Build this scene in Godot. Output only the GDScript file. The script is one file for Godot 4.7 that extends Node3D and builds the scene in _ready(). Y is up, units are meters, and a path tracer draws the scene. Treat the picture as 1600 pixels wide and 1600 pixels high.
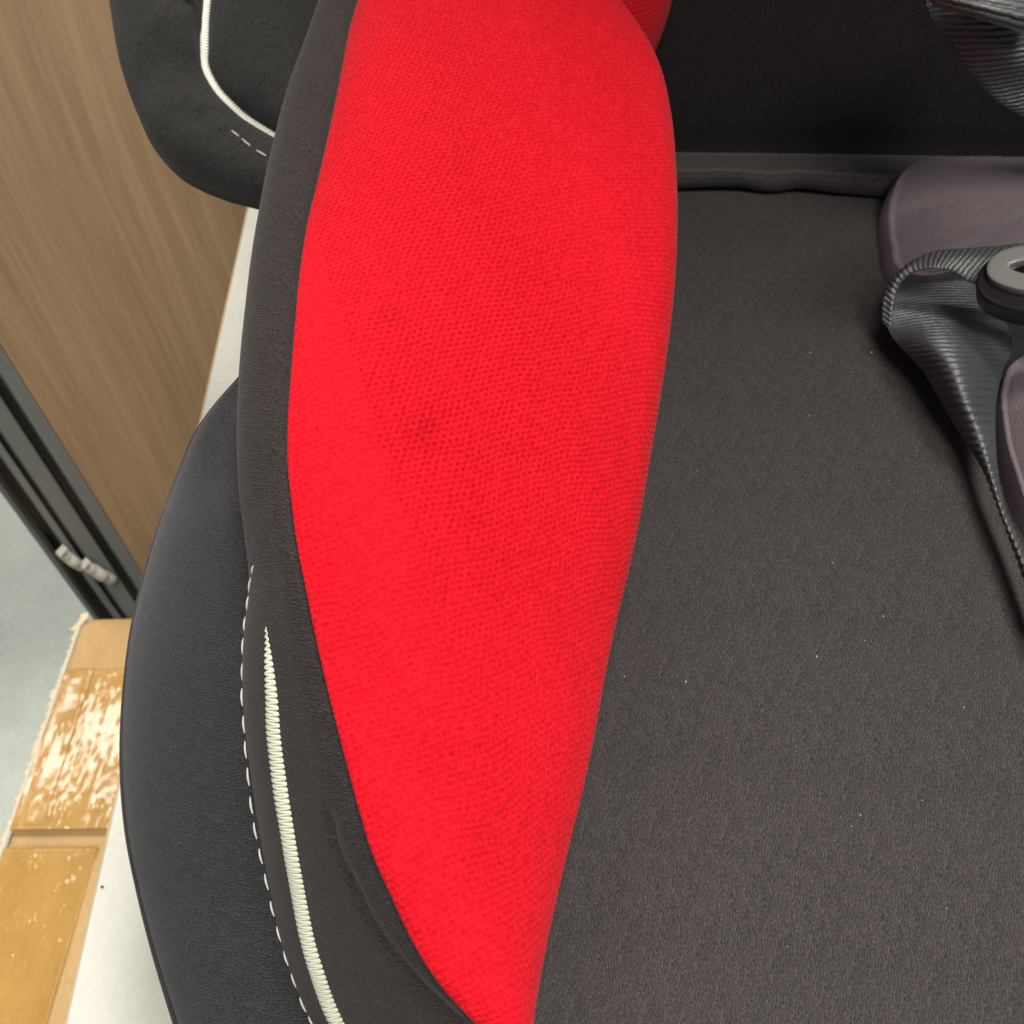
extends Node3D
# A child car seat on a white table, seen close from above; a wooden panel with a black metal edge,
# a taped carton and a concrete floor show to the left of the table. Metres, y up, floor at y = 0.

var mats := {}
var used := {}

func _ready() -> void:
	# ---- camera
	var cam := Camera3D.new()
	cam.name = "camera"
	cam.transform = Transform3D(Basis(Vector3(0.9931, -0.0731, 0.0917), Vector3(0.1173, 0.6191, -0.7765), Vector3(0.0000, 0.7819, 0.6234)), Vector3(0, 0.86, 0))
	cam.fov = 53.0
	cam.near = 0.01
	cam.far = 30.0
	var lens := CameraAttributesPhysical.new()
	lens.frustum_focal_length = 6.0
	lens.frustum_focus_distance = 0.27
	lens.frustum_near = 0.01
	lens.frustum_far = 30.0
	lens.exposure_aperture = 5.0
	cam.attributes = lens
	add_child(cam)
	cam.fov = 53.0
	# ---- light: the ceiling lamps of the room, outside the picture
	var env := Environment.new()
	env.background_mode = Environment.BG_COLOR
	env.background_color = Color(0.50, 0.515, 0.52)
	env.background_energy_multiplier = 1.0
	env.tonemap_mode = Environment.TONE_MAPPER_LINEAR
	env.tonemap_exposure = 0.80
	env.sdfgi_enabled = true
	env.ssao_enabled = true
	env.ssil_enabled = true
	var we := WorldEnvironment.new()
	we.name = "environment"
	we.environment = env
	add_child(we)
	lamp("ceiling_lamp", Vector3(-1.72, 2.7, -1.82), Vector2(1.0, 0.30), 4.2, Color(1.0, 0.98, 0.95))
	lamp("ceiling_lamp", Vector3(0.6, 2.7, -0.9), Vector2(0.6, 1.2), 11.0, Color(1.0, 0.98, 0.95))
	lamp("ceiling_lamp", Vector3(0.2, 2.7, 1.2), Vector2(0.6, 1.2), 9.0, Color(1.0, 0.98, 0.95))
	make_materials()
	build_floor()
	build_panel()
	build_carton()
	build_table()
	build_seat()
	build_harness()
	# END OF BUILD


func lamp(called: String, at: Vector3, size: Vector2, energy: float, color: Color) -> void:
	var l := AreaLight3D.new()
	l.name = called
	l.area_size = size
	l.light_energy = energy
	l.light_color = color
	l.area_range = 8.0
	l.area_attenuation = 2.0
	l.shadow_enabled = true
	add_child(l, true)
	l.look_at_from_position(at, at + Vector3(0, -1, 0), Vector3(0, 0, -1))


# ------------------------------------------------------------------ naming
func numbered(called: String) -> String:
	var k: int = used.get(called, 0)
	used[called] = k + 1
	return called if k == 0 else "%s_%03d" % [called, k]


func thing(called: String, label: String, category: String) -> Node3D:
	var o := Node3D.new()
	o.name = numbered(called)
	add_child(o, true)
	o.set_meta("label", label)
	o.set_meta("category", category)
	return o


func part(called: String, m: Mesh, mat: Material, parent: Node) -> MeshInstance3D:
	var o := MeshInstance3D.new()
	o.mesh = m
	o.material_override = mat
	var n := called
	var k := 0
	while parent.has_node(n):
		k += 1
		n = "%s_%03d" % [called, k]
	o.name = n
	parent.add_child(o, true)
	return o


# ------------------------------------------------------------------ textures and materials
func noise_bytes(size: int, cells: int, seed_: int, oct: int, squeeze := 1) -> PackedFloat32Array:
	# smooth noise that repeats without a seam: random lattices, wrapped and enlarged, in octaves; values about 0..1
	var sum := PackedFloat32Array()
	sum.resize(size * size)
	var rng := RandomNumberGenerator.new()
	rng.seed = seed_
	var amp := 1.0
	var total := 0.0
	var n := cells
	for o in oct:
		var nv := maxi(n / squeeze, 2)
		var lat := PackedByteArray()
		lat.resize(n * nv)
		for k in n * nv:
			lat[k] = rng.randi() % 256
		var pad := 4
		var big := PackedByteArray()
		big.resize((n + 2 * pad) * (nv + 2 * pad))
		for y in nv + 2 * pad:
			for x in n + 2 * pad:
				big[y * (n + 2 * pad) + x] = lat[posmod(y - pad, nv) * n + posmod(x - pad, n)]
		var im := Image.create_from_data(n + 2 * pad, nv + 2 * pad, false, Image.FORMAT_L8, big)
		var sx := size / n
		var sy := size / nv
		im.resize((n + 2 * pad) * sx, (nv + 2 * pad) * sy, Image.INTERPOLATE_CUBIC)
		var part_ := im.get_region(Rect2i(pad * sx, pad * sy, size, size)).get_data()
		for k in size * size:
			sum[k] += amp * (part_[k] / 255.0 - 0.5)
		total += amp * amp
		amp *= 0.55
		n *= 2
		if n > size / 2:
			break
	var s := 1.0 / sqrt(total)
	for k in size * size:
		sum[k] = 0.5 + sum[k] * s
	return sum


func tex_of(values: PackedFloat32Array, size: int) -> ImageTexture:
	var b := PackedByteArray()
	b.resize(size * size)
	for i in size * size:
		b[i] = clampi(int(values[i] * 255.0), 0, 255)
	return ImageTexture.create_from_image(Image.create_from_data(size, size, false, Image.FORMAT_L8, b))


func tint_tex(values: PackedFloat32Array, size: int, a: Color, b: Color) -> ImageTexture:
	var d := PackedByteArray()
	d.resize(size * size * 3)
	for i in size * size:
		var c := a.lerp(b, clampf(values[i], 0, 1))
		d[i * 3] = clampi(int(c.r * 255), 0, 255)
		d[i * 3 + 1] = clampi(int(c.g * 255), 0, 255)
		d[i * 3 + 2] = clampi(int(c.b * 255), 0, 255)
	return ImageTexture.create_from_image(Image.create_from_data(size, size, false, Image.FORMAT_RGB8, d))


func mat(called: String, color: Color, rough: float) -> StandardMaterial3D:
	var m := StandardMaterial3D.new()
	m.resource_name = called
	m.albedo_color = color
	m.roughness = rough
	mats[called] = m
	return m


func bumped(m: StandardMaterial3D, t: Texture2D, scale: float) -> void:
	m.heightmap_enabled = true
	m.heightmap_texture = t
	m.heightmap_scale = scale


func make_materials() -> void:
	# red knit: courses of loops with staggered small holes, open where the cloth is stretched and closed elsewhere;
	# the picture covers the whole pad (0.14 m by 0.44 m), so nothing on it repeats
	var nx := 1024
	var ny := 2048
	var n := 512
	var hb := PackedByteArray()
	var cb := PackedByteArray()
	hb.resize(nx * ny)
	cb.resize(nx * ny * 3)
	var nz := noise_bytes(n, 128, 3, 2)
	var wz := noise_bytes(n, 8, 5, 3)
	var c_lo := Color(0.60, 0.008, 0.045)
	var c_hi := Color(0.80, 0.078, 0.148)
	for y in ny:
		var vm := y / float(ny) * 0.44
		for x in nx:
			var um := x / float(nx) * 0.14          # 0.07 is the middle of the pad
			var k := (y & 511) * n + (x & 511)
			var w := wz[((y >> 2) & 511) * n + ((x >> 1) & 511)] - 0.5
			var v := vm / 0.00155 + w * 1.6
			var u := um / 0.0019 + w * 0.8
			var r := floorf(v)
			var fv := v - r - 0.5
			var fu := fposmod(u + 0.5 * fposmod(r, 2.0), 1.0) - 0.5
			var side := smoothstep(0.030, 0.092, um)
			var open_ := (1.0 - 0.88 * side) * (0.30 + 0.70 * smoothstep(0.03, 0.10, vm) * (1.0 - smoothstep(0.20, 0.30, vm)))
			var fine := nz[k]
			var sp := nz[(k * 7 + 13) % (n * n)]
			var hole := exp(-(pow(fu * 3.2 + fv * 1.5, 2.0) + pow(fv * 2.4, 2.0)) * 1.6) * open_ * (0.6 + 0.8 * sp)
			var ridge := 0.5 - 0.5 * cos(TAU * (v + 0.5))
			var loop := 0.5 + 0.5 * cos(TAU * fu)
			var h := 0.40 + (0.13 + 0.13 * side) * ridge + 0.10 * loop * ridge + 0.42 * (fine - 0.5) - 0.5 * hole
			hb[y * nx + x] = clampi(int(h * 255.0), 0, 255)
			var c := c_lo.lerp(c_hi, clampf(0.76 + 0.58 * (fine - 0.5) - 0.60 * hole + 0.14 * w - 0.10 * (1.0 - ridge), 0, 1))
			var o := (y * nx + x) * 3
			cb[o] = int(c.r * 255)
			cb[o + 1] = int(c.g * 255)
			cb[o + 2] = int(c.b * 255)
	var m := mat("red_knit", Color.WHITE, 0.9)
	m.albedo_texture = ImageTexture.create_from_image(Image.create_from_data(nx, ny, false, Image.FORMAT_RGB8, cb))
	bumped(m, ImageTexture.create_from_image(Image.create_from_data(nx, ny, false, Image.FORMAT_L8, hb)), 0.042)
	m.uv1_scale = Vector3(1 / 0.14, 1 / 0.44, 1)
	m.uv1_offset = Vector3(0.5, 0.0, 0)
	m.vertex_color_use_as_albedo = true
	m.metallic_specular = 0.2
	m.rim_enabled = true
	m.rim = 0.08
	m.rim_tint = 1.0
	var hv := PackedFloat32Array()
	var cv := PackedFloat32Array()

	# dark stretch fabric, fine streaky twill with pale flecks
	n = 512
	var a1 := noise_bytes(n, 128, 11, 2, 1)
	var a2 := noise_bytes(n, 16, 12, 3)
	hv.resize(n * n)
	cv.resize(n * n)
	for y in n:
		for x in n:
			var i := y * n + x
			var a := a1[i]
			var b := a2[i]
			var tw := 0.5 + 0.5 * sin(TAU * (y / float(n) * 30.0 + x / float(n) * 9.0 + (b - 0.5) * 1.5))
			hv[i] = 0.15 + 0.45 * a + 0.38 * tw
			cv[i] = 0.42 + 0.52 * (a - 0.5) + 0.10 * (b - 0.5) + 0.28 * (tw - 0.5) + (0.4 * smoothstep(0.92, 1.1, a))
	var dark := tint_tex(cv, n, Color(0.125, 0.120, 0.118), Color(0.335, 0.323, 0.322))
	var dark_h := tex_of(hv, n)
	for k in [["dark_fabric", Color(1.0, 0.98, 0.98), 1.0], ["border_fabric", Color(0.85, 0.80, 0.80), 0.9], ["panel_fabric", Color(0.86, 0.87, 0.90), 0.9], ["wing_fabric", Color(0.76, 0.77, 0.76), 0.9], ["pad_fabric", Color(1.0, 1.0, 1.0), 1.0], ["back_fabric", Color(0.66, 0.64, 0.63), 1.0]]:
		var f := mat(k[0], k[1], k[2])
		f.albedo_texture = dark
		bumped(f, dark_h, 0.018)
		f.uv1_scale = Vector3(1 / 0.048, 1 / 0.026, 1)
		f.metallic_specular = 0.25
		f.rim_enabled = true
		f.rim = 0.18
		f.rim_tint = 0.5
	var pf: StandardMaterial3D = mats.pad_fabric
	pf.albedo_texture = tint_tex(cv, n, Color(0.36, 0.315, 0.335), Color(0.46, 0.41, 0.43))
	pf.rim = 0.5
	pf.heightmap_scale = 0.03
	pf.metallic_specular = 0.12

	# cords and threads
	m = mat("cream_thread", Color(0.76, 0.76, 0.69), 0.45)
	m.metallic_specular = 0.4
	m = mat("cream_core", Color(0.62, 0.62, 0.52), 0.8)
	m = mat("white_thread", Color(0.80, 0.80, 0.755), 0.6)
	m = mat("dim_thread", Color(0.62, 0.56, 0.55), 0.6)

	# nylon webbing
	m = mat("webbing", Color(0.22, 0.23, 0.235), 0.38)
	m.metallic_specular = 1.0
	bumped(m, dark_h, 0.012)
	m.uv1_scale = Vector3(1 / 0.02, 1 / 0.02, 1)
	m = mat("webbing_edge", Color(0.13, 0.13, 0.135), 0.5)
	m = mat("buckle_metal", Color(0.44, 0.44, 0.43), 0.4)
	m.metallic = 0.2
	m = mat("buckle_plastic", Color(0.10, 0.095, 0.10), 0.25)
	m = mat("shell_plastic", Color(0.10, 0.10, 0.105), 0.5)

	# white table top with faint stains
	cv.resize(n * n)
	var s1 := noise_bytes(n, 4, 21, 5)
	var s2 := noise_bytes(n, 128, 22, 2)
	for i in n * n:
		cv[i] = 0.62 + 0.5 * (s1[i] - 0.5) + 0.25 * (s2[i] - 0.5)
	m = mat("white_board", Color.WHITE, 0.7)
	m.albedo_texture = tint_tex(cv, n, Color(0.665, 0.665, 0.625), Color(0.745, 0.745, 0.71))
	m.uv1_triplanar = true
	m.uv1_world_triplanar = true
	m.uv1_scale = Vector3(4, 4, 4)
	m = mat("board_edge", Color(0.66, 0.55, 0.36), 0.8)

	# concrete floor
	for i in n * n:
		cv[i] = 0.5 + 1.0 * (s1[i] - 0.5) + 0.25 * (s2[i] - 0.5)
	m = mat("concrete", Color.WHITE, 0.6)
	m.albedo_texture = tint_tex(cv, n, Color(0.60, 0.63, 0.60), Color(0.72, 0.745, 0.71))
	m.uv1_triplanar = true
	m.uv1_world_triplanar = true
	m.uv1_scale = Vector3(1.9, 1.9, 1.9)

	# wood: long grain streaks along v
	n = 1024
	hv.resize(n * n)
	cv.resize(n * n)
	var g1 := noise_bytes(n, 16, 31, 4, 8)
	var g2 := noise_bytes(n, 64, 32, 2, 16)
	var g3 := noise_bytes(n, 256, 33, 1, 16)
	for y in n:
		for x in n:
			var bend := int(18.0 * sin(TAU * y / n) + 9.0 * sin(TAU * 2.0 * y / n + 1.0))
			var xx := posmod(x + bend, n)
			var i := y * n + x
			var streak := g2[y * n + xx]
			var band := g1[y * n + xx]
			var pore := g3[y * n + xx]
			cv[i] = 0.5 + 0.40 * (band - 0.5) + 0.26 * (streak - 0.5) + 0.34 * (pore - 0.5)
			hv[i] = pore
	m = mat("wood", Color.WHITE, 0.5)
	m.albedo_texture = tint_tex(cv, n, Color(0.53, 0.43, 0.325), Color(0.665, 0.56, 0.44))
	bumped(m, tex_of(hv, n), 0.006)
	m.uv1_scale = Vector3(1 / 0.55, 1 / 0.9, 1)
	m.metallic_specular = 0.35

	m = mat("black_metal", Color(0.42, 0.435, 0.43), 0.4)
	m.metallic_specular = 0.6
	m = mat("dark_metal", Color(0.115, 0.125, 0.14), 0.4)
	m = mat("worn_plastic", Color(0.66, 0.65, 0.62), 0.45)

	# carton and parcel tape
	n = 512
	hv.resize(n * n)
	cv.resize(n * n)
	for i in n * n:
		cv[i] = 0.5 + 0.7 * (s1[i] - 0.5) + 0.35 * (s2[i] - 0.5)
	m = mat("carton", Color.WHITE, 0.75)
	m.albedo_texture = tint_tex(cv, n, Color(0.64, 0.51, 0.33), Color(0.76, 0.63, 0.44))
	m.uv1_triplanar = true
	m.uv1_world_triplanar = true
	m.uv1_scale = Vector3(6, 6, 2.5)
	var w1 := noise_bytes(n, 16, 41, 4, 4)
	for y in n:
		for x in n:
			var i := y * n + x
			var a := absf(w1[y * n + x] - 0.5) * 2.0
			var b := absf(w1[y * n + posmod(x * 2 + 77, n)] - 0.5) * 2.0
			hv[i] = 0.6 * pow(a, 0.6) + 0.4 * pow(b, 0.7)
	m = mat("parcel_tape", Color.WHITE, 0.11)
	m.albedo_texture = tint_tex(cv, n, Color(0.61, 0.46, 0.24), Color(0.71, 0.56, 0.32))
	bumped(m, tex_of(hv, n), 0.003)
	m.uv1_scale = Vector3(8, 4, 1)
	m.metallic_specular = 0.36
	m = mat("tape_edge", Color(0.78, 0.73, 0.62), 0.5)
	m = mat("lint", Color(0.60, 0.57, 0.56), 0.9)


# ------------------------------------------------------------------ shape helpers
func cr(a: Vector3, b: Vector3, c: Vector3, d: Vector3, t: float) -> Vector3:
	# centripetal-like Catmull-Rom with tangents weighted by the spans, so uneven points do not loop
	var l0 := maxf(a.distance_to(b), 1e-5)
	var l1 := maxf(b.distance_to(c), 1e-5)
	var l2 := maxf(c.distance_to(d), 1e-5)
	var m1 := ((b - a) / l0 * l1 + (c - b) / l1 * l0) / (l0 + l1) * l1
	var m2 := ((c - b) / l1 * l2 + (d - c) / l2 * l1) / (l1 + l2) * l1
	var t2 := t * t
	var t3 := t2 * t
	return b * (2 * t3 - 3 * t2 + 1) + m1 * (t3 - 2 * t2 + t) + c * (-2 * t3 + 3 * t2) + m2 * (t3 - t2)


func at_knot(p: Array, k: int) -> Vector3:
	if k < 0:
		return p[0] * 2.0 - p[1]
	if k >= p.size():
		return p[p.size() - 1] * 2.0 - p[p.size() - 2]
	return p[k]


func along(p: Array, n: int) -> Array:
	# n points evenly spaced along the curve through p
	var fine := []
	for k in p.size() - 1:
		for j in 16:
			fine.append(cr(at_knot(p, k - 1), p[k], p[k + 1], at_knot(p, k + 2), j / 16.0))
	fine.append(p[p.size() - 1])
	var len := [0.0]
	for k in range(1, fine.size()):
		len.append(len[k - 1] + fine[k].distance_to(fine[k - 1]))
	var total: float = len[len.size() - 1]
	var out := []
	var at := 0
	for i in n:
		var want := total * i / (n - 1.0)
		while at < fine.size() - 2 and len[at + 1] < want:
			at += 1
		var span: float = maxf(len[at + 1] - len[at], 1e-9)
		var from: Vector3 = fine[at]
		out.append(from.lerp(fine[at + 1], clampf((want - len[at]) / span, 0, 1)))
	return out


func abreast(curves: Array, n: int) -> Array:
	# like along(), for curves whose points go together; evenly spaced by the middle one
	var fine := [[], [], []]
	for c in 3:
		var p: Array = curves[c]
		for k in p.size() - 1:
			for j in 16:
				fine[c].append(cr(at_knot(p, k - 1), p[k], p[k + 1], at_knot(p, k + 2), j / 16.0))
		fine[c].append(p[p.size() - 1])
	var len := [0.0]
	for k in range(1, fine[1].size()):
		len.append(len[k - 1] + fine[1][k].distance_to(fine[1][k - 1]))
	var out := [[], [], []]
	var at := 0
	for i in n:
		var want: float = len[len.size() - 1] * i / (n - 1.0)
		while at < len.size() - 2 and len[at + 1] < want:
			at += 1
		var f := clampf((want - len[at]) / maxf(len[at + 1] - len[at], 1e-9), 0, 1)
		for c in 3:
			var q: Vector3 = fine[c][at]
			out[c].append(q.lerp(fine[c][at + 1], f))
	return out


func across(curves: Array, per: int) -> Array:
	# rows of points: curves all have the same count; per points between neighbouring curves
	var rows := []
	var n: int = curves[0].size()
	for i in n:
		var p := []
		for c in curves:
			p.append(c[i])
		var row := []
		for k in p.size() - 1:
			for j in per:
				row.append(cr(at_knot(p, k - 1), p[k], p[k + 1], at_knot(p, k + 2), j / float(per)))
		row.append(p[p.size() - 1])
		rows.append(row)
	return rows


func smoothed(rows: Array, lead: int, flip := false, dents := [], turn := 0.0, stains := []) -> ArrayMesh:
	# rows of points to a smooth sheet; u runs across in metres from column «lead», v along that column
	var nr := rows.size()
	var nc: int = rows[0].size()
	for d in dents:   # [point, radius, shift]
		for r in nr:
			for c in nc:
				var q: float = rows[r][c].distance_to(d[0]) / d[1]
				if q < 2.5:
					rows[r][c] += d[2] * exp(-q * q * 1.5)
	var v := PackedVector3Array()
	var nrm := PackedVector3Array()
	var uv := PackedVector2Array()
	var ix := PackedInt32Array()
	var vv := 0.0
	for r in nr:
		if r:
			vv += rows[r][lead].distance_to(rows[r - 1][lead])
		var us := []
		us.resize(nc)
		us[lead] = 0.0
		for c in range(lead + 1, nc):
			us[c] = us[c - 1] + rows[r][c].distance_to(rows[r][c - 1])
		for c in range(lead - 1, -1, -1):
			us[c] = us[c + 1] - rows[r][c].distance_to(rows[r][c + 1])
		for c in nc:
			v.append(rows[r][c])
			uv.append(Vector2(us[c], vv).rotated(turn))
			var dx: Vector3 = rows[r][mini(c + 1, nc - 1)] - rows[r][maxi(c - 1, 0)]
			var dy: Vector3 = rows[mini(r + 1, nr - 1)][c] - rows[maxi(r - 1, 0)][c]
			var nn := dx.cross(dy).normalized()
			nrm.append(nn if flip else -nn)
	for r in nr - 1:
		for c in nc - 1:
			var i := r * nc + c
			if flip:
				ix.append_array([i, i + nc, i + 1, i + 1, i + nc, i + nc + 1])
			else:
				ix.append_array([i, i + 1, i + nc, i + 1, i + nc + 1, i + nc])
	var col := PackedColorArray()
	if stains:   # rubbed marks: [point, radius, share of the colour that is left]
		for p in v:
			var k := 1.0
			for s in stains:
				var q: float = p.distance_to(s[0]) / s[1]
				k *= 1.0 - (1.0 - s[2]) * exp(-q * q)
			col.append(Color(k, k, k))
	return arrays(v, nrm, uv, ix, col)


func arrays(v: PackedVector3Array, nrm: PackedVector3Array, uv: PackedVector2Array, ix: PackedInt32Array, col := PackedColorArray()) -> ArrayMesh:
	var a := []
	a.resize(Mesh.ARRAY_MAX)
	a[Mesh.ARRAY_VERTEX] = v
	a[Mesh.ARRAY_NORMAL] = nrm
	a[Mesh.ARRAY_TEX_UV] = uv
	a[Mesh.ARRAY_INDEX] = ix
	if col.size():
		a[Mesh.ARRAY_COLOR] = col
	var m := ArrayMesh.new()
	m.add_surface_from_arrays(Mesh.PRIMITIVE_TRIANGLES, a)
	return m


func tube_into(st: SurfaceTool, path: Array, radii: Array, sides: int) -> void:
	# a round tube along path, closed by fans; outward faces
	var n := path.size()
	var rings := []
	for i in n:
		var d: Vector3 = (path[mini(i + 1, n - 1)] - path[maxi(i - 1, 0)]).normalized()
		var s := d.cross(Vector3(0.31, 0.9, 0.2)).normalized()
		var t := s.cross(d)
		var ring := []
		for k in sides:
			var a := TAU * k / sides
			ring.append([path[i] + (s * cos(a) + t * sin(a)) * radii[i], s * cos(a) + t * sin(a)])
		rings.append(ring)
	for i in n - 1:
		for k in sides:
			var k2 := (k + 1) % sides
			for q in [[i, k], [i, k2], [i + 1, k], [i, k2], [i + 1, k2], [i + 1, k]]:
				st.set_normal(rings[q[0]][q[1]][1])
				st.set_uv(Vector2(q[1] / float(sides), q[0] * 0.1))
				st.add_vertex(rings[q[0]][q[1]][0])


func begin() -> SurfaceTool:
	var st := SurfaceTool.new()
	st.begin(Mesh.PRIMITIVE_TRIANGLES)
	return st


func chamfer_box(size: Vector3, bevel: float) -> ArrayMesh:
	# box about its centre with chamfered edges
	var st := begin()
	var h := size * 0.5
	var pts := []
	for ax in 3:
		for s in [-1.0, 1.0]:
			var u := (ax + 1) % 3
			var w := (ax + 2) % 3
			var q := []
			for c in [[-1, -1], [1, -1], [1, 1], [-1, 1]]:
				var p := Vector3.ZERO
				p[ax] = h[ax] * s
				p[u] = (h[u] - bevel) * c[0]
				p[w] = (h[w] - bevel) * c[1]
				q.append(p)
			pts.append(q)
			quad(st, q[0], q[1], q[2], q[3])
	for ax in 3:   # twelve edge strips
		var u := (ax + 1) % 3
		var w := (ax + 2) % 3
		for su in [-1.0, 1.0]:
			for sw in [-1.0, 1.0]:
				var q := []
				for e in [[-1, 0], [1, 0], [1, 1], [-1, 1]]:
					var p := Vector3.ZERO
					p[ax] = (h[ax] - bevel) * e[0]
					p[u] = (h[u] - (bevel if e[1] else 0.0)) * su
					p[w] = (h[w] - (0.0 if e[1] else bevel)) * sw
					q.append(p)
				quad(st, q[0], q[1], q[2], q[3])
	for sx in [-1.0, 1.0]:
		for sy in [-1.0, 1.0]:
			for sz in [-1.0, 1.0]:
				var a := Vector3(h.x * sx, (h.y - bevel) * sy, (h.z - bevel) * sz)
				var b := Vector3((h.x - bevel) * sx, h.y * sy, (h.z - bevel) * sz)
				var c := Vector3((h.x - bevel) * sx, (h.y - bevel) * sy, h.z * sz)
				tri_out(st, a, b, c)
	return st.commit()


func tri_out(st: SurfaceTool, a: Vector3, b: Vector3, c: Vector3) -> void:
	var n := (b - a).cross(c - a).normalized()
	if n.dot(a + b + c) < 0:
		n = -n
		var t := b
		b = c
		c = t
	for p in [a, c, b]:
		st.set_normal(n)
		st.set_uv(Vector2(p.x + p.z, p.y))
		st.add_vertex(p)


func quad(st: SurfaceTool, a: Vector3, b: Vector3, c: Vector3, d: Vector3) -> void:
	tri_out(st, a, b, c)
	tri_out(st, a, c, d)


func ellipsoid(a: Vector3, b: Vector3, r: float, up: Vector3) -> ArrayMesh:
	# one stitch: a thread bowed over the cloth from a to b
	var st := begin()
	var path := []
	var radii := []
	for i in 9:
		var t := i / 8.0
		path.append(a.lerp(b, t) + up * (r * 1.1 * sin(PI * t) - r * 0.35))
		radii.append(r * (0.28 + 0.72 * pow(sin(PI * clampf(t, 0.04, 0.96)), 0.5)))
	tube_into(st, path, radii, 8)
	return st.commit()


func shifted(c: Array, by: Vector3) -> Array:
	var out := []
	for p in c:
		out.append(p + by)
	return out


func between(a: Array, b: Array, s: float, lift: Vector3 = Vector3.ZERO) -> Array:
	var out := []
	for i in a.size():
		var p: Vector3 = a[i]
		out.append(p.lerp(b[i], s) + lift)
	return out


func cushion_between(a: Array, b: Array, s: float, from: float, to: float, power := 0.6) -> Array:
	# a curve at share s between two seams, puffed out along the sheet's normal
	var out := []
	var n := a.size()
	for i in n:
		var side: Vector3 = b[i] - a[i]
		var fwd: Vector3 = (a[mini(i + 1, n - 1)] + b[mini(i + 1, n - 1)]) - (a[maxi(i - 1, 0)] + b[maxi(i - 1, 0)])
		var nn := side.cross(fwd).normalized()
		if nn.y < 0:
			nn = -nn
		var p: Vector3 = a[i]
		out.append(p.lerp(b[i], s) + nn * lerpf(from, to, i / (n - 1.0)) * pow(4 * s * (1 - s), power))
	return out


func pillow(outline: Array, n: int, up: Vector3, thick: float, rim: float, dents := []) -> ArrayMesh:
	# a padded flap: a closed outline, a bound rim with a groove inside it, and a domed middle
	var ring0 := along(outline + [outline[0]], n + 1)
	var mid := Vector3.ZERO
	for i in n:
		mid += ring0[i] / n
	var rows := []
	var reach := 0.0
	for p in ring0:
		reach += p.distance_to(mid) / (n + 1)
	var steps := [[0.04, -thick * 0.8], [0.0, -thick * 0.45], [-rim * 0.2, -rim * 0.08], [-rim * 0.5, rim * 0.04], [-rim * 0.85, -rim * 0.08], [-rim * 1.0, -rim * 0.26], [-rim * 1.2, -rim * 0.05], [-rim * 1.9, thick * 0.13], [-rim * 3.6, thick * 0.33]]
	for s in steps:
		var row := []
		for p in ring0:
			var k: float = 1.0 + (s[0] / reach if s[0] < 0 else -0.0)
			var q: Vector3 = mid + (p - mid) * k
			row.append(q + up * s[1])
		rows.append(row)
	var k0: float = 1.0 - rim * 3.6 / reach
	for j in range(1, 13):
		var s := 1.0 - j / 12.0
		var row := []
		for p in ring0:
			row.append(mid + (p - mid) * k0 * s + up * thick * (0.33 + 0.5 * (1 - s * s)))
		rows.append(row)
	return smoothed(rows, 0, true, dents)


func ribbed_strap(left: Array, mid: Array, right: Array, pitch: float, depth: float, thick: float, flip := false) -> ArrayMesh:
	# nylon webbing: ribs across its length are real ridges; edges are rounded over
	var total := 0.0
	var l0 := along(mid, 60)
	for i in 59:
		total += l0[i].distance_to(l0[i + 1])
	var n := int(total / pitch * 10.0) + 2
	var abc := abreast([left, mid, right], n)
	var a: Array = abc[0]
	var m: Array = abc[1]
	var b: Array = abc[2]
	var rows := []
	var nc := 22
	for i in n:
		var row := []
		var fwd: Vector3 = m[mini(i + 1, n - 1)] - m[maxi(i - 1, 0)]
		for c in nc + 1:
			var s := c / float(nc)
			var p: Vector3 = cr(a[i] * 2 - m[i], a[i], m[i], b[i], s * 2) if s < 0.5 else cr(a[i], m[i], b[i], b[i] * 2 - m[i], s * 2 - 1)
			row.append(p)
		var lifted := []
		for c in nc + 1:
			var s := c / float(nc)
			var side: Vector3 = row[mini(c + 1, nc)] - row[maxi(c - 1, 0)]
			var nn := side.cross(fwd).normalized() * (1.0 if flip else -1.0)
			var wob := sin(c * 2.9 + i * 0.07) * 0.9 + sin(c * 1.7) * 0.6
			var ph := TAU * i / 10.0 + wob * 0.35
			var rib := 0.5 - 0.5 * cos(ph)
			var edge := pow(absf(2 * s - 1), 10.0)
			lifted.append(row[c] + nn * (depth * (pow(rib, 0.45) - 0.5) * (1 - edge * 0.9) - thick * 0.5 * edge))
		# the underside, so that the strap has a body
		var under := []
		for c in [nc, nc / 2, 0]:
			var side2: Vector3 = row[mini(c + 1, nc)] - row[maxi(c - 1, 0)]
			var n2 := side2.cross(fwd).normalized() * (1.0 if flip else -1.0)
			under.append(row[c] - n2 * thick)
		lifted.append_array(under)
		lifted.append(lifted[0])
		rows.append(lifted)
	return smoothed(rows, 11, not flip)


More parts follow.
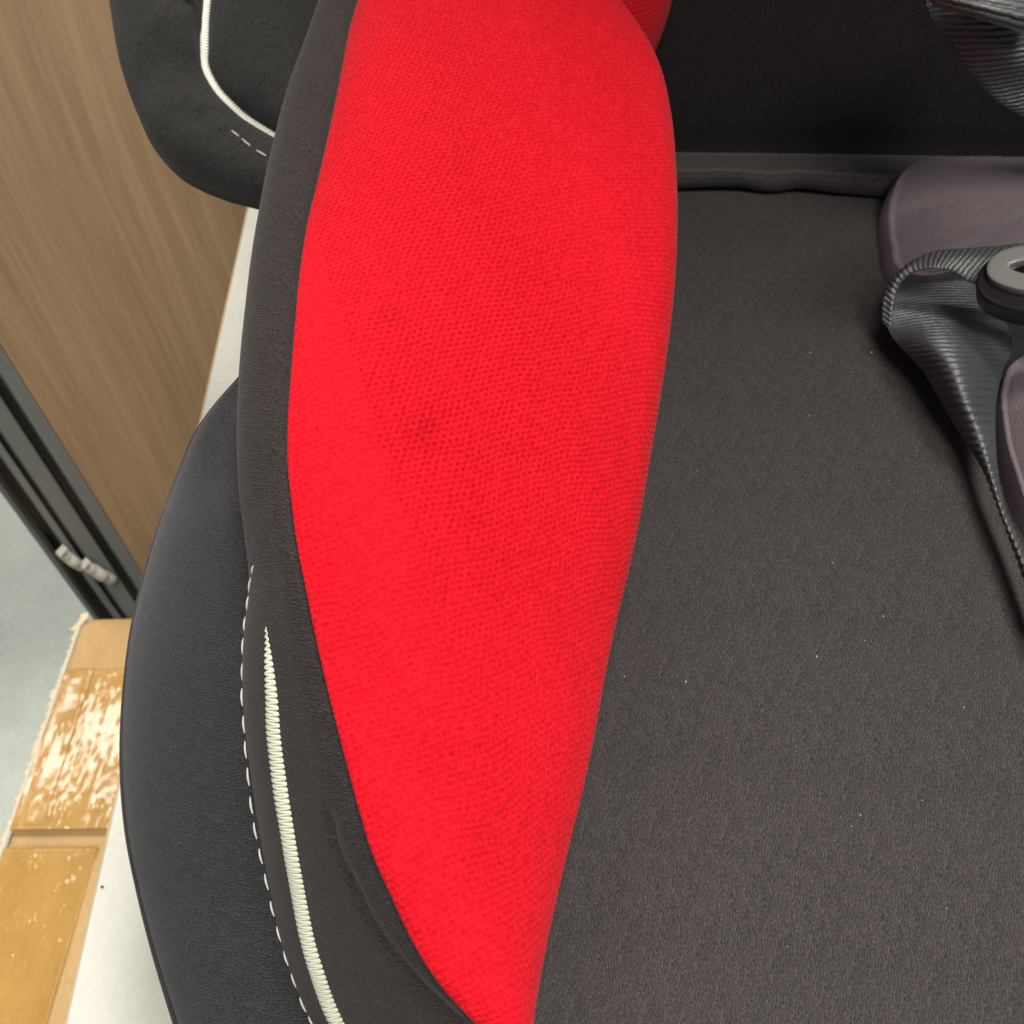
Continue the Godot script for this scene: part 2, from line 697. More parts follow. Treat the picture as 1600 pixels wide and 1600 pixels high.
func zigzag_cord(path: Array, widths: Array, ups: Array, pitch: float, parent: Node, called: String, thread: String) -> void:
	# satin-stitched cord: a core with threads laid to and fro over it
	var total := 0.0
	for i in path.size() - 1:
		total += path[i].distance_to(path[i + 1])
	var n := int(total / pitch) * 2
	var c := along(path, n + 1)
	var st := begin()
	var core := begin()
	var radii := []
	var cpath := []
	var rng := RandomNumberGenerator.new()
	rng.seed = 77
	var at_w := func(list: Array, t: float):
		var f := t * (list.size() - 1)
		var k := mini(int(f), list.size() - 2)
		return lerp(list[k], list[k + 1], f - k)
	var prev := Vector3.ZERO
	for i in n + 1:
		var t := i / float(n)
		var fwd: Vector3 = (c[mini(i + 1, n)] - c[maxi(i - 1, 0)]).normalized()
		var up: Vector3 = at_w.call(ups, t)
		var side := fwd.cross(up).normalized()
		var up2 := side.cross(fwd)
		var w: float = at_w.call(widths, t)
		cpath.append(c[i] - up2 * w * 0.28)
		radii.append(w * 0.86)
		var e := (1.0 if i % 2 else -1.0) * (w + rng.randf_range(-0.02, 0.03) * w)
		if i:
			var e0 := -e
			var p := []
			var r := []
			for k in 9:
				var s := k / 8.0
				var x := lerpf(e0, e, s)
				var q: Vector3 = c[i - 1].lerp(c[i], s)
				var hgt := sqrt(maxf(0.0, 1 - pow(x / maxf(w, 1e-6) * 0.98, 2.0)))
				p.append(q + side * x + up2 * (w * 0.62 * hgt - w * 0.12))
				r.append(minf(pitch * 0.36, w * 0.4) * (0.75 + 0.25 * sin(PI * s)))
			tube_into(st, p, r, 6)
	tube_into(core, cpath, radii, 10)
	var cord := part(called, core.commit(), mats.cream_core, parent)
	var z := part("zigzag_thread", st.commit(), mats[thread], cord)
	z.set_meta("kind", "stuff")


# ------------------------------------------------------------------ the setting
func build_floor() -> void:
	var o := MeshInstance3D.new()
	var p := PlaneMesh.new()
	p.size = Vector2(8, 8)
	o.mesh = p
	o.material_override = mats.concrete
	o.name = "floor"
	o.set_meta("label", "pale grey concrete floor at the left edge of the picture")
	o.set_meta("kind", "structure")
	add_child(o)


func panel_point(u: float, y: float, out := 0.0) -> Vector3:
	return Vector3(-0.3920, 0.0000, -0.5520) + Vector3(0.7398, 0.0000, -0.6728) * u + Vector3(0.6728, 0.0000, 0.7398) * out + Vector3(0, y, 0)


func strip(u0: float, u1: float, y0: float, y1: float, back: float, front: float, bevel: float) -> ArrayMesh:
	# an upright bar of the panel between two depths
	var m := chamfer_box(Vector3(u1 - u0, y1 - y0, front - back), bevel)
	return placed(m, Transform3D(Basis(Vector3(0.7398, 0.0000, -0.6728), Vector3.UP, Vector3(0.6728, 0.0000, 0.7398)), panel_point((u0 + u1) / 2, (y0 + y1) / 2, (back + front) / 2)))


func placed(m: Mesh, t: Transform3D) -> ArrayMesh:
	var st := begin()
	st.append_from(m, 0, t)
	return st.commit()


func build_panel() -> void:
	var o := thing("wooden_panel", "upright brown wood-grain panel with a black metal edge profile, beyond the white table", "wood panel")
	var st := begin()
	# the board: front face with uv in metres, then its body behind it
	part("board", strip(0.0545, 0.95, 0.012, 1.5, -0.02, -0.0005, 0.0005), mats.wood, o)
	var rows := []
	for j in 3:
		var row := []
		for i in 3:
			row.append(panel_point(0.0545 + 0.8955 * i / 2.0, 0.012 + 1.488 * j / 2.0, 0.0008))
		rows.append(row)
	part("wood_veneer", smoothed(rows, 0, true), mats.wood, o)
	var rail := part("edge_profile", strip(-0.002, 0.0540, 0.0, 1.5, -0.022, -0.008, 0.001), mats.dark_metal, o)
	for s in [[-0.0015, 0.0035, 0.003, "dark_metal"], [0.0108, 0.0162, 0.003, "black_metal"], [0.0210, 0.0350, 0.0, "black_metal"], [0.0430, 0.0535, 0.004, "black_metal"]]:
		part("profile_rib", strip(s[0], s[1], 0.0, 1.5, -0.0079, s[2], 0.0012), mats[s[3]], rail)
	# two bent scraps of clip that sit in the grooves
	for c in [[Vector2(0.0053, 0.1875), Vector2(0.0126, 0.1571), 0.010], [Vector2(0.0147, 0.1587), Vector2(0.0283, 0.1178), 0.011]]:
		var a: Vector2 = c[0]
		var b: Vector2 = c[1]
		var w: float = c[2]
		var e: Vector2 = (b - a).normalized()
		var f := Vector2(-e.y, e.x) * w * 0.5
		var rr := []
		for k in 9:
			var t := k / 8.0
			var p := a.lerp(b, t)
			var bend := 0.006 + 0.005 * sin(PI * t) + (0.004 if k % 3 == 1 else 0.0)
			var row := []
			for s in [-1.0, -0.8, -0.2, 0.3, 0.85, 1.0]:
				var q: Vector2 = p + f * s * (0.55 + 0.45 * sin(PI * (0.2 + 0.6 * t)))
				row.append(panel_point(q.x, q.y, bend + 0.002 * cos(s * 2.0) - (0.004 if absf(s) == 1.0 else 0.0)))
			rr.append(row)
		var cl := part("clip", smoothed(rr, 2, false), mats.worn_plastic, rail)
		var lip := begin()
		lip.append_from(chamfer_box(Vector3(0.009, 0.0035, 0.007), 0.0006), 0, Transform3D(Basis(Vector3(0.7398, 0.0000, -0.6728), Vector3.UP, Vector3(0.6728, 0.0000, 0.7398)).rotated(Vector3(0.6728, 0.0000, 0.7398), 0.25), panel_point(a.x + 0.001, a.y + 0.004, 0.011)))
		part("clip_lip", lip.commit(), mats.worn_plastic, cl)


func build_carton() -> void:
	var o := thing("cardboard_box", "brown cardboard box closed with shiny brown tape, on the floor beside the table", "box")
	var e1 := Vector3(0.9943, 0, 0.1070)
	var e2 := Vector3(-0.1288, 0, 0.9917)
	var c0 := Vector3(-0.3875, 0.1200, -0.5276)
	var at := func(a: float, b: float, y: float) -> Vector3: return c0 + e1 * a + e2 * b + Vector3(0, y, 0)
	# body: four walls and a bottom as one shell a little below the flaps
	var st := begin()
	var L := 0.62
	var Wd := 0.27
	var y0 := -0.1195
	for q in [[0, 0, Wd, 0], [Wd, 0, Wd, L], [Wd, L, 0, L], [0, L, 0, 0]]:
		for s in [0.0, 0.004]:
			var i := Vector2(Wd / 2, L / 2)
			var a := Vector2(q[0], q[1]).lerp(i, s * 2)
			var b := Vector2(q[2], q[3]).lerp(i, s * 2)
			flat_quad(st, at.call(a.x, a.y, y0), at.call(b.x, b.y, y0), at.call(b.x, b.y, -0.004), at.call(a.x, a.y, -0.004), s == 0.0)
	part("box_body", st.commit(), mats.carton, o)
	# two top flaps that meet at a gap
	for f in [[0.0, 0.1935], [0.2025, 0.62]]:
		var rows := []
		var nb := 30
		for j in nb + 1:
			var b := lerpf(f[0], f[1], j / float(nb))
			var edge := minf(b - f[0], f[1] - b)
			var y := -0.0035 * exp(-edge / 0.0022)
			if absf(b - 0.030) < 0.004 and f[0] == 0.0:
				y -= 0.0012
			var row := []
			for a in [-0.0005, 0.0, 0.002, 0.006, 0.03, 0.06, 0.09, 0.14, 0.2, 0.266, 0.27]:
				row.append(at.call(a, b, y + (-0.006 if a < 0 else -0.0015 if a == 0.0 else 0.0006 * sin(a * 70 + b * 40))))
			rows.append(row)
		part("top_flap", smoothed(rows, 4, true), mats.carton, o)
	# bottom of the gap
	st = begin()
	flat_quad(st, at.call(0.001, 0.19, -0.006), at.call(0.269, 0.19, -0.006), at.call(0.269, 0.206, -0.006), at.call(0.001, 0.206, -0.006), true)
	part("inner_flap", st.commit(), mats.carton, o)
	# parcel tape: wrinkled strips proud of the flaps
	var noise := FastNoiseLite.new()
	noise.seed = 9
	noise.frequency = 48.0
	noise.fractal_octaves = 3
	for tp in [[0.0008, 0.13, 0.052, 0.1905], [0.0008, 0.13, 0.1625, 0.1925], [0.0006, 0.075, 0.2055, 0.36], [0.002, 0.027, 0.052, 0.19]]:
		var lift: float = 0.0014 + (0.0009 if tp[2] > 0.16 and tp[2] < 0.2 else 0.0) + (0.0012 if tp[1] < 0.03 else 0.0)
		var rows := []
		for j in 121:
			var b := lerpf(tp[2], tp[3], j / 120.0)
			var row := []
			for i in 91:
				var a := lerpf(tp[0], tp[1], i / 90.0)
				var ridge := 1.0 - absf(noise.get_noise_2d(a * 1.6, b * 0.22))
				var puff := noise.get_noise_2d(a * 0.6 + 9, b * 0.5)
				var y: float = lift + 0.00045 * pow(ridge, 14.0) + 0.00026 * puff
				if i == 0 or i == 90 or j == 0 or j == 120:
					y = lift - 0.0012
				row.append(at.call(a, b, y))
			rows.append(row)
		part("tape_strip", smoothed(rows, 10, true), mats.parcel_tape, o)
	# frayed tape film that stands out along the left edge
	var rng := RandomNumberGenerator.new()
	rng.seed = 5
	var rows := []
	for j in 90:
		var b := 0.006 + 0.21 * j / 89.0
		var out := rng.randf_range(0.0004, 0.0034)
		rows.append([at.call(0.0006, b, 0.0012), at.call(-0.0008, b, 0.0016 + rng.randf() * 0.0012), at.call(-0.0010 - out, b, 0.0005 + rng.randf_range(-0.001, 0.002))])
	part("frayed_tape", smoothed(rows, 0, false), mats.tape_edge, o)
	# a curl of torn tape at the far corner
	rows = []
	for j in 15:
		var t := j / 14.0
		var ang := lerpf(-0.4, 1.9, t)
		var ctr: Vector3 = at.call(-0.005 + 0.006 * sin(ang), 0.014 - 0.016 * t, 0.001 + 0.003 * t)
		rows.append([ctr + Vector3(-0.002, 0.0, 0.001), ctr + Vector3(0, 0.002 + 0.0008 * sin(j * 1.7), 0), ctr + Vector3(0.005, 0.0, -0.001)])
	part("torn_tape", smoothed(rows, 0, false), mats.tape_edge, o)


func flat_quad(st: SurfaceTool, a: Vector3, b: Vector3, c: Vector3, d: Vector3, _front: bool) -> void:
	var n := (b - a).cross(c - a).normalized()
	for p in [a, c, b, a, d, c]:
		st.set_normal(n)
		st.set_uv(Vector2(p.x + p.z, p.y))
		st.add_vertex(p)


func build_table() -> void:
	var o := thing("white_table", "white table top that the car seat stands on, its left edge beside the taped box", "table")
	var a := Vector3(-0.1569, 0.4500, -0.6166)
	var b := Vector3(-0.1905, 0.4500, -0.1069)
	var e := (b - a).normalized()          # along the left edge, towards the viewer
	var r := Vector3(e.z, 0, -e.x)         # to the right
	var ba := Basis(r, Vector3.UP, e)
	var mid := a + e * 0.42 + r * 0.45
	part("table_top", placed(chamfer_box(Vector3(0.9, 0.024, 1.04), 0.0012), Transform3D(ba, mid + Vector3(0, -0.012, 0))), mats.white_board, o)
	part("edge_band", placed(chamfer_box(Vector3(0.0012, 0.021, 1.036), 0.0002), Transform3D(ba, mid - r * 0.4506 + Vector3(0, -0.0125, 0))), mats.board_edge, o)
	for s in [[-0.38, -0.47], [0.38, -0.47], [-0.38, 0.47], [0.38, 0.47]]:
		part("leg", placed(chamfer_box(Vector3(0.04, 0.4255, 0.04), 0.002), Transform3D(ba, mid + r * s[0] + e * s[1] + Vector3(0, -0.2372, 0))), mats.white_board, o)
	# a crumb on the table
	part("speck", ellipsoid(Vector3(-0.1843, 0.4505, -0.1577), Vector3(-0.1832, 0.4505, -0.1574), 0.0004, Vector3.UP), mats.shell_plastic, o)


# ------------------------------------------------------------------ the car seat
func build_seat() -> void:
	var o := thing("child_car_seat", "black child car seat with red bolster and cream piping on the white table", "car seat")
	var up := Vector3.UP
	var nv := 150
	# the seam between red pad and dark border, and the pad's inner contour
	var seam := along([Vector3(-0.0215, 0.7020, -0.4030), Vector3(-0.0312, 0.7000, -0.3546), Vector3(-0.0345, 0.6990, -0.3352), Vector3(-0.0368, 0.6980, -0.3130), Vector3(-0.0407, 0.6950, -0.2856), Vector3(-0.0443, 0.6920, -0.2642), Vector3(-0.0476, 0.6890, -0.2476), Vector3(-0.0498, 0.6860, -0.2291), Vector3(-0.0508, 0.6840, -0.2132), Vector3(-0.0519, 0.6810, -0.1970), Vector3(-0.0529, 0.6780, -0.1840), Vector3(-0.0535, 0.6740, -0.1726), Vector3(-0.0529, 0.6710, -0.1627), Vector3(-0.0520, 0.6670, -0.1519), Vector3(-0.0504, 0.6630, -0.1413), Vector3(-0.0491, 0.6580, -0.1318), Vector3(-0.0476, 0.6530, -0.1225), Vector3(-0.0461, 0.6490, -0.1145), Vector3(-0.0443, 0.6440, -0.1054), Vector3(-0.0425, 0.6390, -0.0966), Vector3(-0.0400, 0.6330, -0.0866), Vector3(-0.0370, 0.6280, -0.0793), Vector3(-0.0334, 0.6220, -0.0709), Vector3(-0.0290, 0.6170, -0.0635), Vector3(-0.0225, 0.6110, -0.0562), Vector3(-0.0156, 0.6050, -0.0501)], nv)
	var inner := along([Vector3(0.0446, 0.6930, -0.4073), Vector3(0.0539, 0.6900, -0.3645), Vector3(0.0613, 0.6860, -0.3475), Vector3(0.0649, 0.6830, -0.3369), Vector3(0.0668, 0.6800, -0.3229), Vector3(0.0666, 0.6760, -0.3059), Vector3(0.0645, 0.6720, -0.2865), Vector3(0.0616, 0.6670, -0.2668), Vector3(0.0572, 0.6600, -0.2451), Vector3(0.0527, 0.6530, -0.2278), Vector3(0.0471, 0.6450, -0.2099), Vector3(0.0413, 0.6370, -0.1928), Vector3(0.0362, 0.6300, -0.1779), Vector3(0.0312, 0.6240, -0.1650), Vector3(0.0259, 0.6180, -0.1525), Vector3(0.0203, 0.6130, -0.1378), Vector3(0.0148, 0.6080, -0.1219), Vector3(0.0096, 0.6040, -0.1081), Vector3(0.0046, 0.6010, -0.0962), Vector3(-0.0001, 0.5990, -0.0844), Vector3(-0.0049, 0.5970, -0.0717), Vector3(-0.0083, 0.5955, -0.0623), Vector3(-0.0112, 0.5945, -0.0544), Vector3(-0.0138, 0.5930, -0.0468)], nv)
	var d1 := []
	var d2 := []
	var d3 := []
	for i in nv:
		var p: Vector3 = inner[i]
		var h := maxf(p.y - 0.588, 0.0)
		d1.append(p + Vector3(0.000 - 0.002, -0.15 * h - 0.003, 0.0))
		d2.append(p + Vector3(-0.003 - 0.05 * h, -0.55 * h - 0.006, 0.0))
		d3.append(p + Vector3(-0.006 - 0.1 * h, -h - 0.012, 0.0))
	var tuck := []
	for i in nv:
		tuck.append(seam[i] + Vector3(0.0012, -0.0035, 0))
	var curves := [tuck, seam]
	for s in [0.03, 0.1, 0.22, 0.4, 0.6, 0.78, 0.9, 0.97]:
		curves.append(cushion_between(seam, inner, s, 0.016, 0.006, 0.62))
	curves.append_array([inner, d1, d2, d3])
	# two faint rubbed marks on the pad
	var rubs := [[Vector3(-0.0210, 0.6713, -0.1786), 0.0026, 0.84], [Vector3(-0.0228, 0.6704, -0.1753), 0.0022, 0.87], [Vector3(-0.0186, 0.6719, -0.1816), 0.0025, 0.75], [Vector3(-0.0280, 0.6837, -0.2086), 0.003, 0.92], [Vector3(-0.0253, 0.6838, -0.2108), 0.003, 0.8], [Vector3(-0.0227, 0.6569, -0.1444), 0.006, 0.92], [Vector3(-0.0174, 0.6252, -0.0883), 0.007, 0.9], [Vector3(-0.0217, 0.6370, -0.1058), 0.008, 0.93]]
	var red := part("red_bolster_pad", smoothed(across(curves, 6), 24, false, [], 0.3, rubs), mats.red_knit, o)
	red.set_meta("label", "bright red knitted pad of the side bolster")
	# the dark border outside the pad
	var border := along([Vector3(-0.0328, 0.6920, -0.4313), Vector3(-0.0452, 0.6900, -0.3798), Vector3(-0.0477, 0.6890, -0.3671), Vector3(-0.0516, 0.6880, -0.3481), Vector3(-0.0571, 0.6860, -0.3237), Vector3(-0.0606, 0.6830, -0.3055), Vector3(-0.0636, 0.6800, -0.2861), Vector3(-0.0651, 0.6780, -0.2735), Vector3(-0.0671, 0.6750, -0.2552), Vector3(-0.0685, 0.6720, -0.2330), Vector3(-0.0695, 0.6690, -0.2151), Vector3(-0.0703, 0.6650, -0.2018), Vector3(-0.0710, 0.6590, -0.1886), Vector3(-0.0714, 0.6520, -0.1788), Vector3(-0.0711, 0.6460, -0.1704), Vector3(-0.0717, 0.6390, -0.1639), Vector3(-0.0744, 0.6320, -0.1575), Vector3(-0.0764, 0.6260, -0.1513), Vector3(-0.0779, 0.6190, -0.1437), Vector3(-0.0790, 0.6090, -0.1335), Vector3(-0.0792, 0.5990, -0.1231), Vector3(-0.0790, 0.5890, -0.1125), Vector3(-0.0781, 0.5780, -0.1003), Vector3(-0.0765, 0.5680, -0.0876), Vector3(-0.0727, 0.5590, -0.0761), Vector3(-0.0688, 0.5520, -0.0658)], nv)
	var b0 := []
	var bf1 := []
	var bf2 := []
	for i in nv:
		var t := i / (nv - 1.0)
		var low := smoothstep(0.45, 0.62, t)
		b0.append(seam[i] + Vector3(0.003, -0.0045, 0))
		bf1.append(border[i] + Vector3(0.0025, -0.004, 0).lerp(Vector3(-0.0004, -0.0012, 0), low))
		bf2.append(border[i] + Vector3(0.010, -0.028, 0).lerp(Vector3(0.005, -0.007, 0), low))
	var b1 := shifted(seam, Vector3(0.0, -0.0016, 0))
	var bc := [b0, b1]
	for s in [0.08, 0.3, 0.6, 0.86]:
		bc.append(cushion_between(seam, border, s, 0.007, 0.002, 0.75))
	bc.append_array([border, bf1, bf2, shifted(bf2, Vector3(0.014, -0.05, 0))])
	var crease := []
	for q in along([Vector3(-0.0503, 0.6312, -0.0995), Vector3(-0.0495, 0.6262, -0.0942), Vector3(-0.0466, 0.6228, -0.0866), Vector3(-0.0434, 0.6177, -0.0788), Vector3(-0.0372, 0.6139, -0.0691), Vector3(-0.0309, 0.6111, -0.0621), Vector3(-0.0243, 0.6074, -0.0565)], 44):
		crease.append([q, 0.0024, Vector3(0.0003, -0.0008, 0)])
	var bo := part("bolster_border", smoothed(across(bc, 7), 20, false, crease), mats.border_fabric, o)
	bo.set_meta("label", "dark border band of the bolster left of the red pad")

	# the outer hip panel
	var ns := 110
	var hseam := along([Vector3(-0.0704, 0.6490, -0.2394), Vector3(-0.0723, 0.6470, -0.2251), Vector3(-0.0732, 0.6460, -0.2054), Vector3(-0.0732, 0.6450, -0.1917), Vector3(-0.0719, 0.6470, -0.1807), Vector3(-0.0718, 0.6383, -0.1643), Vector3(-0.0745, 0.6314, -0.1579), Vector3(-0.0764, 0.6254, -0.1517), Vector3(-0.0780, 0.6184, -0.1440), Vector3(-0.0790, 0.6084, -0.1338), Vector3(-0.0793, 0.5984, -0.1234), Vector3(-0.0790, 0.5884, -0.1127), Vector3(-0.0781, 0.5774, -0.1005), Vector3(-0.0764, 0.5674, -0.0878), Vector3(-0.0726, 0.5584, -0.0763), Vector3(-0.0688, 0.5514, -0.0660)], ns)
	var outer := along([Vector3(-0.0714, 0.6500, -0.2408), Vector3(-0.0772, 0.6490, -0.2326), Vector3(-0.0851, 0.6430, -0.2298), Vector3(-0.0965, 0.6300, -0.2296), Vector3(-0.1052, 0.6160, -0.2306), Vector3(-0.1141, 0.6020, -0.2285), Vector3(-0.1204, 0.5940, -0.2187), Vector3(-0.1263, 0.5850, -0.2092), Vector3(-0.1317, 0.5760, -0.1965), Vector3(-0.1349, 0.5680, -0.1819), Vector3(-0.1367, 0.5600, -0.1650), Vector3(-0.1365, 0.5540, -0.1498), Vector3(-0.1349, 0.5480, -0.1348), Vector3(-0.1318, 0.5420, -0.1202), Vector3(-0.1269, 0.5370, -0.1036), Vector3(-0.1210, 0.5320, -0.0866), Vector3(-0.1162, 0.5280, -0.0737)], ns)
	var inrim := []
	for i in ns:
		var t := i / (ns - 1.0)
		inrim.append(outer[i].lerp(hseam[i], clampf(0.0028 / maxf(outer[i].distance_to(hseam[i]), 0.003), 0.0, 0.9)))
	var hs0 := []
	for i in ns:
		hs0.append(hseam[i] + Vector3(0.006, -0.006, 0))
	var hc := [hs0, shifted(hseam, Vector3(0, -0.0006, 0))]
	for s in [0.06, 0.25, 0.5, 0.75, 0.94]:
		hc.append(cushion_between(hseam, inrim, s, 0.005, 0.0075, 0.85))
	hc.append(inrim)
	hc.append(shifted(inrim, Vector3(0.002, -0.003, 0)))
	var hp := part("hip_panel", smoothed(across(hc, 6), 12, false), mats.panel_fabric, o)
	var rim_c := [shifted(inrim, Vector3(0.0004, -0.0016, 0)), shifted(inrim, Vector3(-0.0001, 0.0002, 0)), between(inrim, outer, 0.55, Vector3(0, 0.0007, 0)), outer, shifted(outer, Vector3(0.0015, -0.0025, 0)), shifted(outer, Vector3(0.012, -0.007, 0)), shifted(outer, Vector3(0.05, -0.03, 0))]
	part("panel_hem", smoothed(across(rim_c, 4), 4, false), mats.panel_fabric, hp)

	# the stitch line, each stitch its own
	var st_n := Vector3(-0.35, 0.9, 0.2).normalized()
	for s in STITCHES:
		part("stitch", ellipsoid(s[0], s[1], 0.00031 if s.size() < 3 else s[2], st_n), mats.white_thread, hp)
	# the satin-stitched piping on the border
	zigzag_cord(along(PIPING, 60), [0.0002, 0.0012, 0.0020, 0.0025, 0.0027, 0.0028, 0.0028, 0.0028, 0.0028, 0.0028, 0.0028, 0.0028, 0.0028, 0.0028, 0.0028, 0.0028], [Vector3(-0.35, 0.9, 0.2)], 0.00150, bo, "piping", "cream_thread")

	# the cushion that the child sits on
	var cc := []
	for c in CUSHION:
		cc.append(along(c, 60))
	part("seat_cushion", smoothed(across(cc, 8), 0, true), mats.dark_fabric, o)
	# the rolled rear edge of the cushion
	var rc := []
	for c in ROLL:
		rc.append(along(c, 60))
	part("cushion_roll", smoothed(across(rc, 5), 0, true), mats.dark_fabric, o)
	# backrest
	var foot := along([Vector3(0.0393, 0.5760, -0.4473), Vector3(0.0995, 0.5760, -0.4335), Vector3(0.1549, 0.5760, -0.4214), Vector3(0.2028, 0.5760, -0.4097), Vector3(0.2783, 0.5760, -0.3908), Vector3(0.3909, 0.5760, -0.3603)], 50)
	var bk := [shifted(foot, Vector3(0, -0.012, 0.004)), shifted(foot, Vector3(0, 0.003, 0.002)), shifted(foot, Vector3(0, 0.02, 0.007)), shifted(foot, Vector3(0, 0.08, 0.010)), shifted(foot, Vector3(0, 0.18, -0.012)), shifted(foot, Vector3(0, 0.33, -0.07)), shifted(foot, Vector3(0, 0.46, -0.13)), shifted(foot, Vector3(0, 0.47, -0.16))]
	part("backrest", smoothed(across(bk, 8), 0, false), mats.back_fabric, o)

	# the headrest above, out of the picture, which keeps the light from the backrest
	var hr := []
	for c in [[0.80, -0.40, 0.11], [0.785, -0.345, 0.12], [0.80, -0.315, 0.125], [0.88, -0.30, 0.13], [0.98, -0.31, 0.125], [1.02, -0.36, 0.11], [1.02, -0.45, 0.10], [0.95, -0.50, 0.10]]:
		var line := []
		for k in 9:
			var s := k / 4.0 - 1.0
			line.append(Vector3(0.215 + s * c[2] * 1.15, c[0] + 0.10 - 0.012 * s * s, c[1] - 0.07 + 0.05 * s * s + s * 0.025))
		hr.append(along(line, 30))
	part("headrest", smoothed(across(hr, 5), 0, false), mats.back_fabric, o)

	# red pad of the upper side wing, behind the bolster
	var w_in := along([Vector3(0.0540, 0.7495, -0.4228), Vector3(0.0513, 0.7241, -0.4070), Vector3(0.0512, 0.7001, -0.3930), Vector3(0.0523, 0.6750, -0.3776), Vector3(0.0591, 0.6535, -0.3746)], 40)
	var w_mid := along([Vector3(0.0789, 0.7446, -0.4327), Vector3(0.0745, 0.7187, -0.4163), Vector3(0.0703, 0.6945, -0.4020), Vector3(0.0677, 0.6761, -0.3918), Vector3(0.0679, 0.6482, -0.3824)], 40)
	var w_out := along([Vector3(0.1068, 0.7364, -0.4546), Vector3(0.0990, 0.7095, -0.4369), Vector3(0.0902, 0.6815, -0.4177), Vector3(0.0850, 0.6625, -0.4067), Vector3(0.0825, 0.6556, -0.4029), Vector3(0.0781, 0.6467, -0.3982), Vector3(0.0726, 0.6364, -0.3933)], 40)
	var w_bk := along([Vector3(0.1222, 0.7110, -0.5509), Vector3(0.1097, 0.6831, -0.5160), Vector3(0.0972, 0.6552, -0.4810), Vector3(0.0896, 0.6377, -0.4591), Vector3(0.0861, 0.6317, -0.4515), Vector3(0.0812, 0.6240, -0.4418), Vector3(0.0752, 0.6154, -0.4311)], 40)
	part("red_wing_pad", smoothed(across([w_in, w_mid, w_out, w_bk], 8), 8, false, [], 0.3), mats.red_knit, o)

	# the torso wing at the upper left
	var nw := 120
	var ow := along([Vector3(-0.1437, 0.7107, -0.5426), Vector3(-0.1435, 0.6819, -0.4745), Vector3(-0.1427, 0.6680, -0.4521), Vector3(-0.1420, 0.6616, -0.4426), Vector3(-0.1410, 0.6545, -0.4320), Vector3(-0.1377, 0.6452, -0.4171), Vector3(-0.1335, 0.6381, -0.4050), Vector3(-0.1289, 0.6320, -0.3942), Vector3(-0.1239, 0.6285, -0.3866), Vector3(-0.1180, 0.6256, -0.3797), Vector3(-0.1109, 0.6236, -0.3740), Vector3(-0.1011, 0.6215, -0.3681), Vector3(-0.0858, 0.6201, -0.3600), Vector3(-0.0652, 0.6164, -0.3522)], nw)
	var pl := along([Vector3(-0.0894, 0.7137, -0.5143), Vector3(-0.0939, 0.6861, -0.4508), Vector3(-0.0975, 0.6726, -0.4307), Vector3(-0.0993, 0.6667, -0.4217), Vector3(-0.1003, 0.6616, -0.4137), Vector3(-0.1012, 0.6572, -0.4081), Vector3(-0.0989, 0.6532, -0.4015), Vector3(-0.0962, 0.6507, -0.3968), Vector3(-0.0921, 0.6481, -0.3919), Vector3(-0.0876, 0.6449, -0.3879), Vector3(-0.0808, 0.6420, -0.3827), Vector3(-0.0741, 0.6395, -0.3779), Vector3(-0.0594, 0.6332, -0.3700)], nw)
	var ob := []
	for i in nw:
		ob.append(ow[i] + Vector3(0.02, -0.01, -0.05))
	var fold := []
	for q in along([Vector3(-0.1064, 0.6765, -0.4234), Vector3(-0.1040, 0.6735, -0.4228), Vector3(-0.1032, 0.6708, -0.4196), Vector3(-0.1028, 0.6660, -0.4135), Vector3(-0.1024, 0.6610, -0.4086)], 16):
		fold.append([q, 0.0022, Vector3(0.0004, -0.0012, -0.0018)])
	for q in [[Vector3(-0.1112, 0.6762, -0.4156), 0.010, Vector3(0, 0.0020, 0.0020)], [Vector3(-0.1178, 0.6608, -0.4016), 0.013, Vector3(0, -0.0018, -0.0014)], [Vector3(-0.1008, 0.6545, -0.3849), 0.005, Vector3(0, 0.0016, 0.0018)], [Vector3(-0.0946, 0.6502, -0.3769), 0.0045, Vector3(0, 0.0012, 0.0014)], [Vector3(-0.1061, 0.6512, -0.3824), 0.007, Vector3(0, -0.0014, -0.0012)], [Vector3(-0.1080, 0.6694, -0.4079), 0.006, Vector3(0, 0.001, 0.001)]]:
		fold.append(q)
	var wc := [ob, ow]
	for s in [0.05, 0.25, 0.55, 0.85, 0.97]:
		var c := []
		for i in nw:
			var p: Vector3 = ow[i]
			c.append(p.lerp(pl[i], s) + Vector3(-0.1, 0.6, 0.75).normalized() * 0.016 * pow(4 * s * (1 - s), 0.6))
		wc.append(c)
	wc.append(shifted(pl, Vector3(0.0, -0.001, -0.002)))
	wc.append(shifted(pl, Vector3(0.004, -0.002, -0.008)))
	var wing := part("torso_wing", smoothed(across(wc, 6), 12, false, fold), mats.wing_fabric, o)
	var pin := along([Vector3(-0.0500, 0.7143, -0.4990), Vector3(-0.0565, 0.6881, -0.4357), Vector3(-0.0573, 0.6707, -0.4138), Vector3(-0.0574, 0.6564, -0.3959), Vector3(-0.0548, 0.6435, -0.3797)], nw)
	var pc := [shifted(pl, Vector3(-0.001, -0.002, -0.006)), shifted(pl, Vector3(0.0006, -0.0006, -0.001))]
	for s in [0.06, 0.22, 0.5, 0.85]:
		var c := []
		for i in nw:
			var p: Vector3 = pl[i]
			c.append(p.lerp(pin[i], s) + Vector3(0.0, 0.6, 0.8).normalized() * 0.010 * pow(4 * s * (1 - s), 0.6))
		pc.append(c)
	pc.append(pin)
	var join := along([Vector3(0.055, 0.80, -0.475), Vector3(0.055, 0.70, -0.45), Vector3(0.055, 0.62, -0.445), Vector3(0.055, 0.58, -0.445)], nw)
	pc.append(between(pin, join, 0.5, Vector3(0, -0.01, -0.01)))
	pc.append(join)
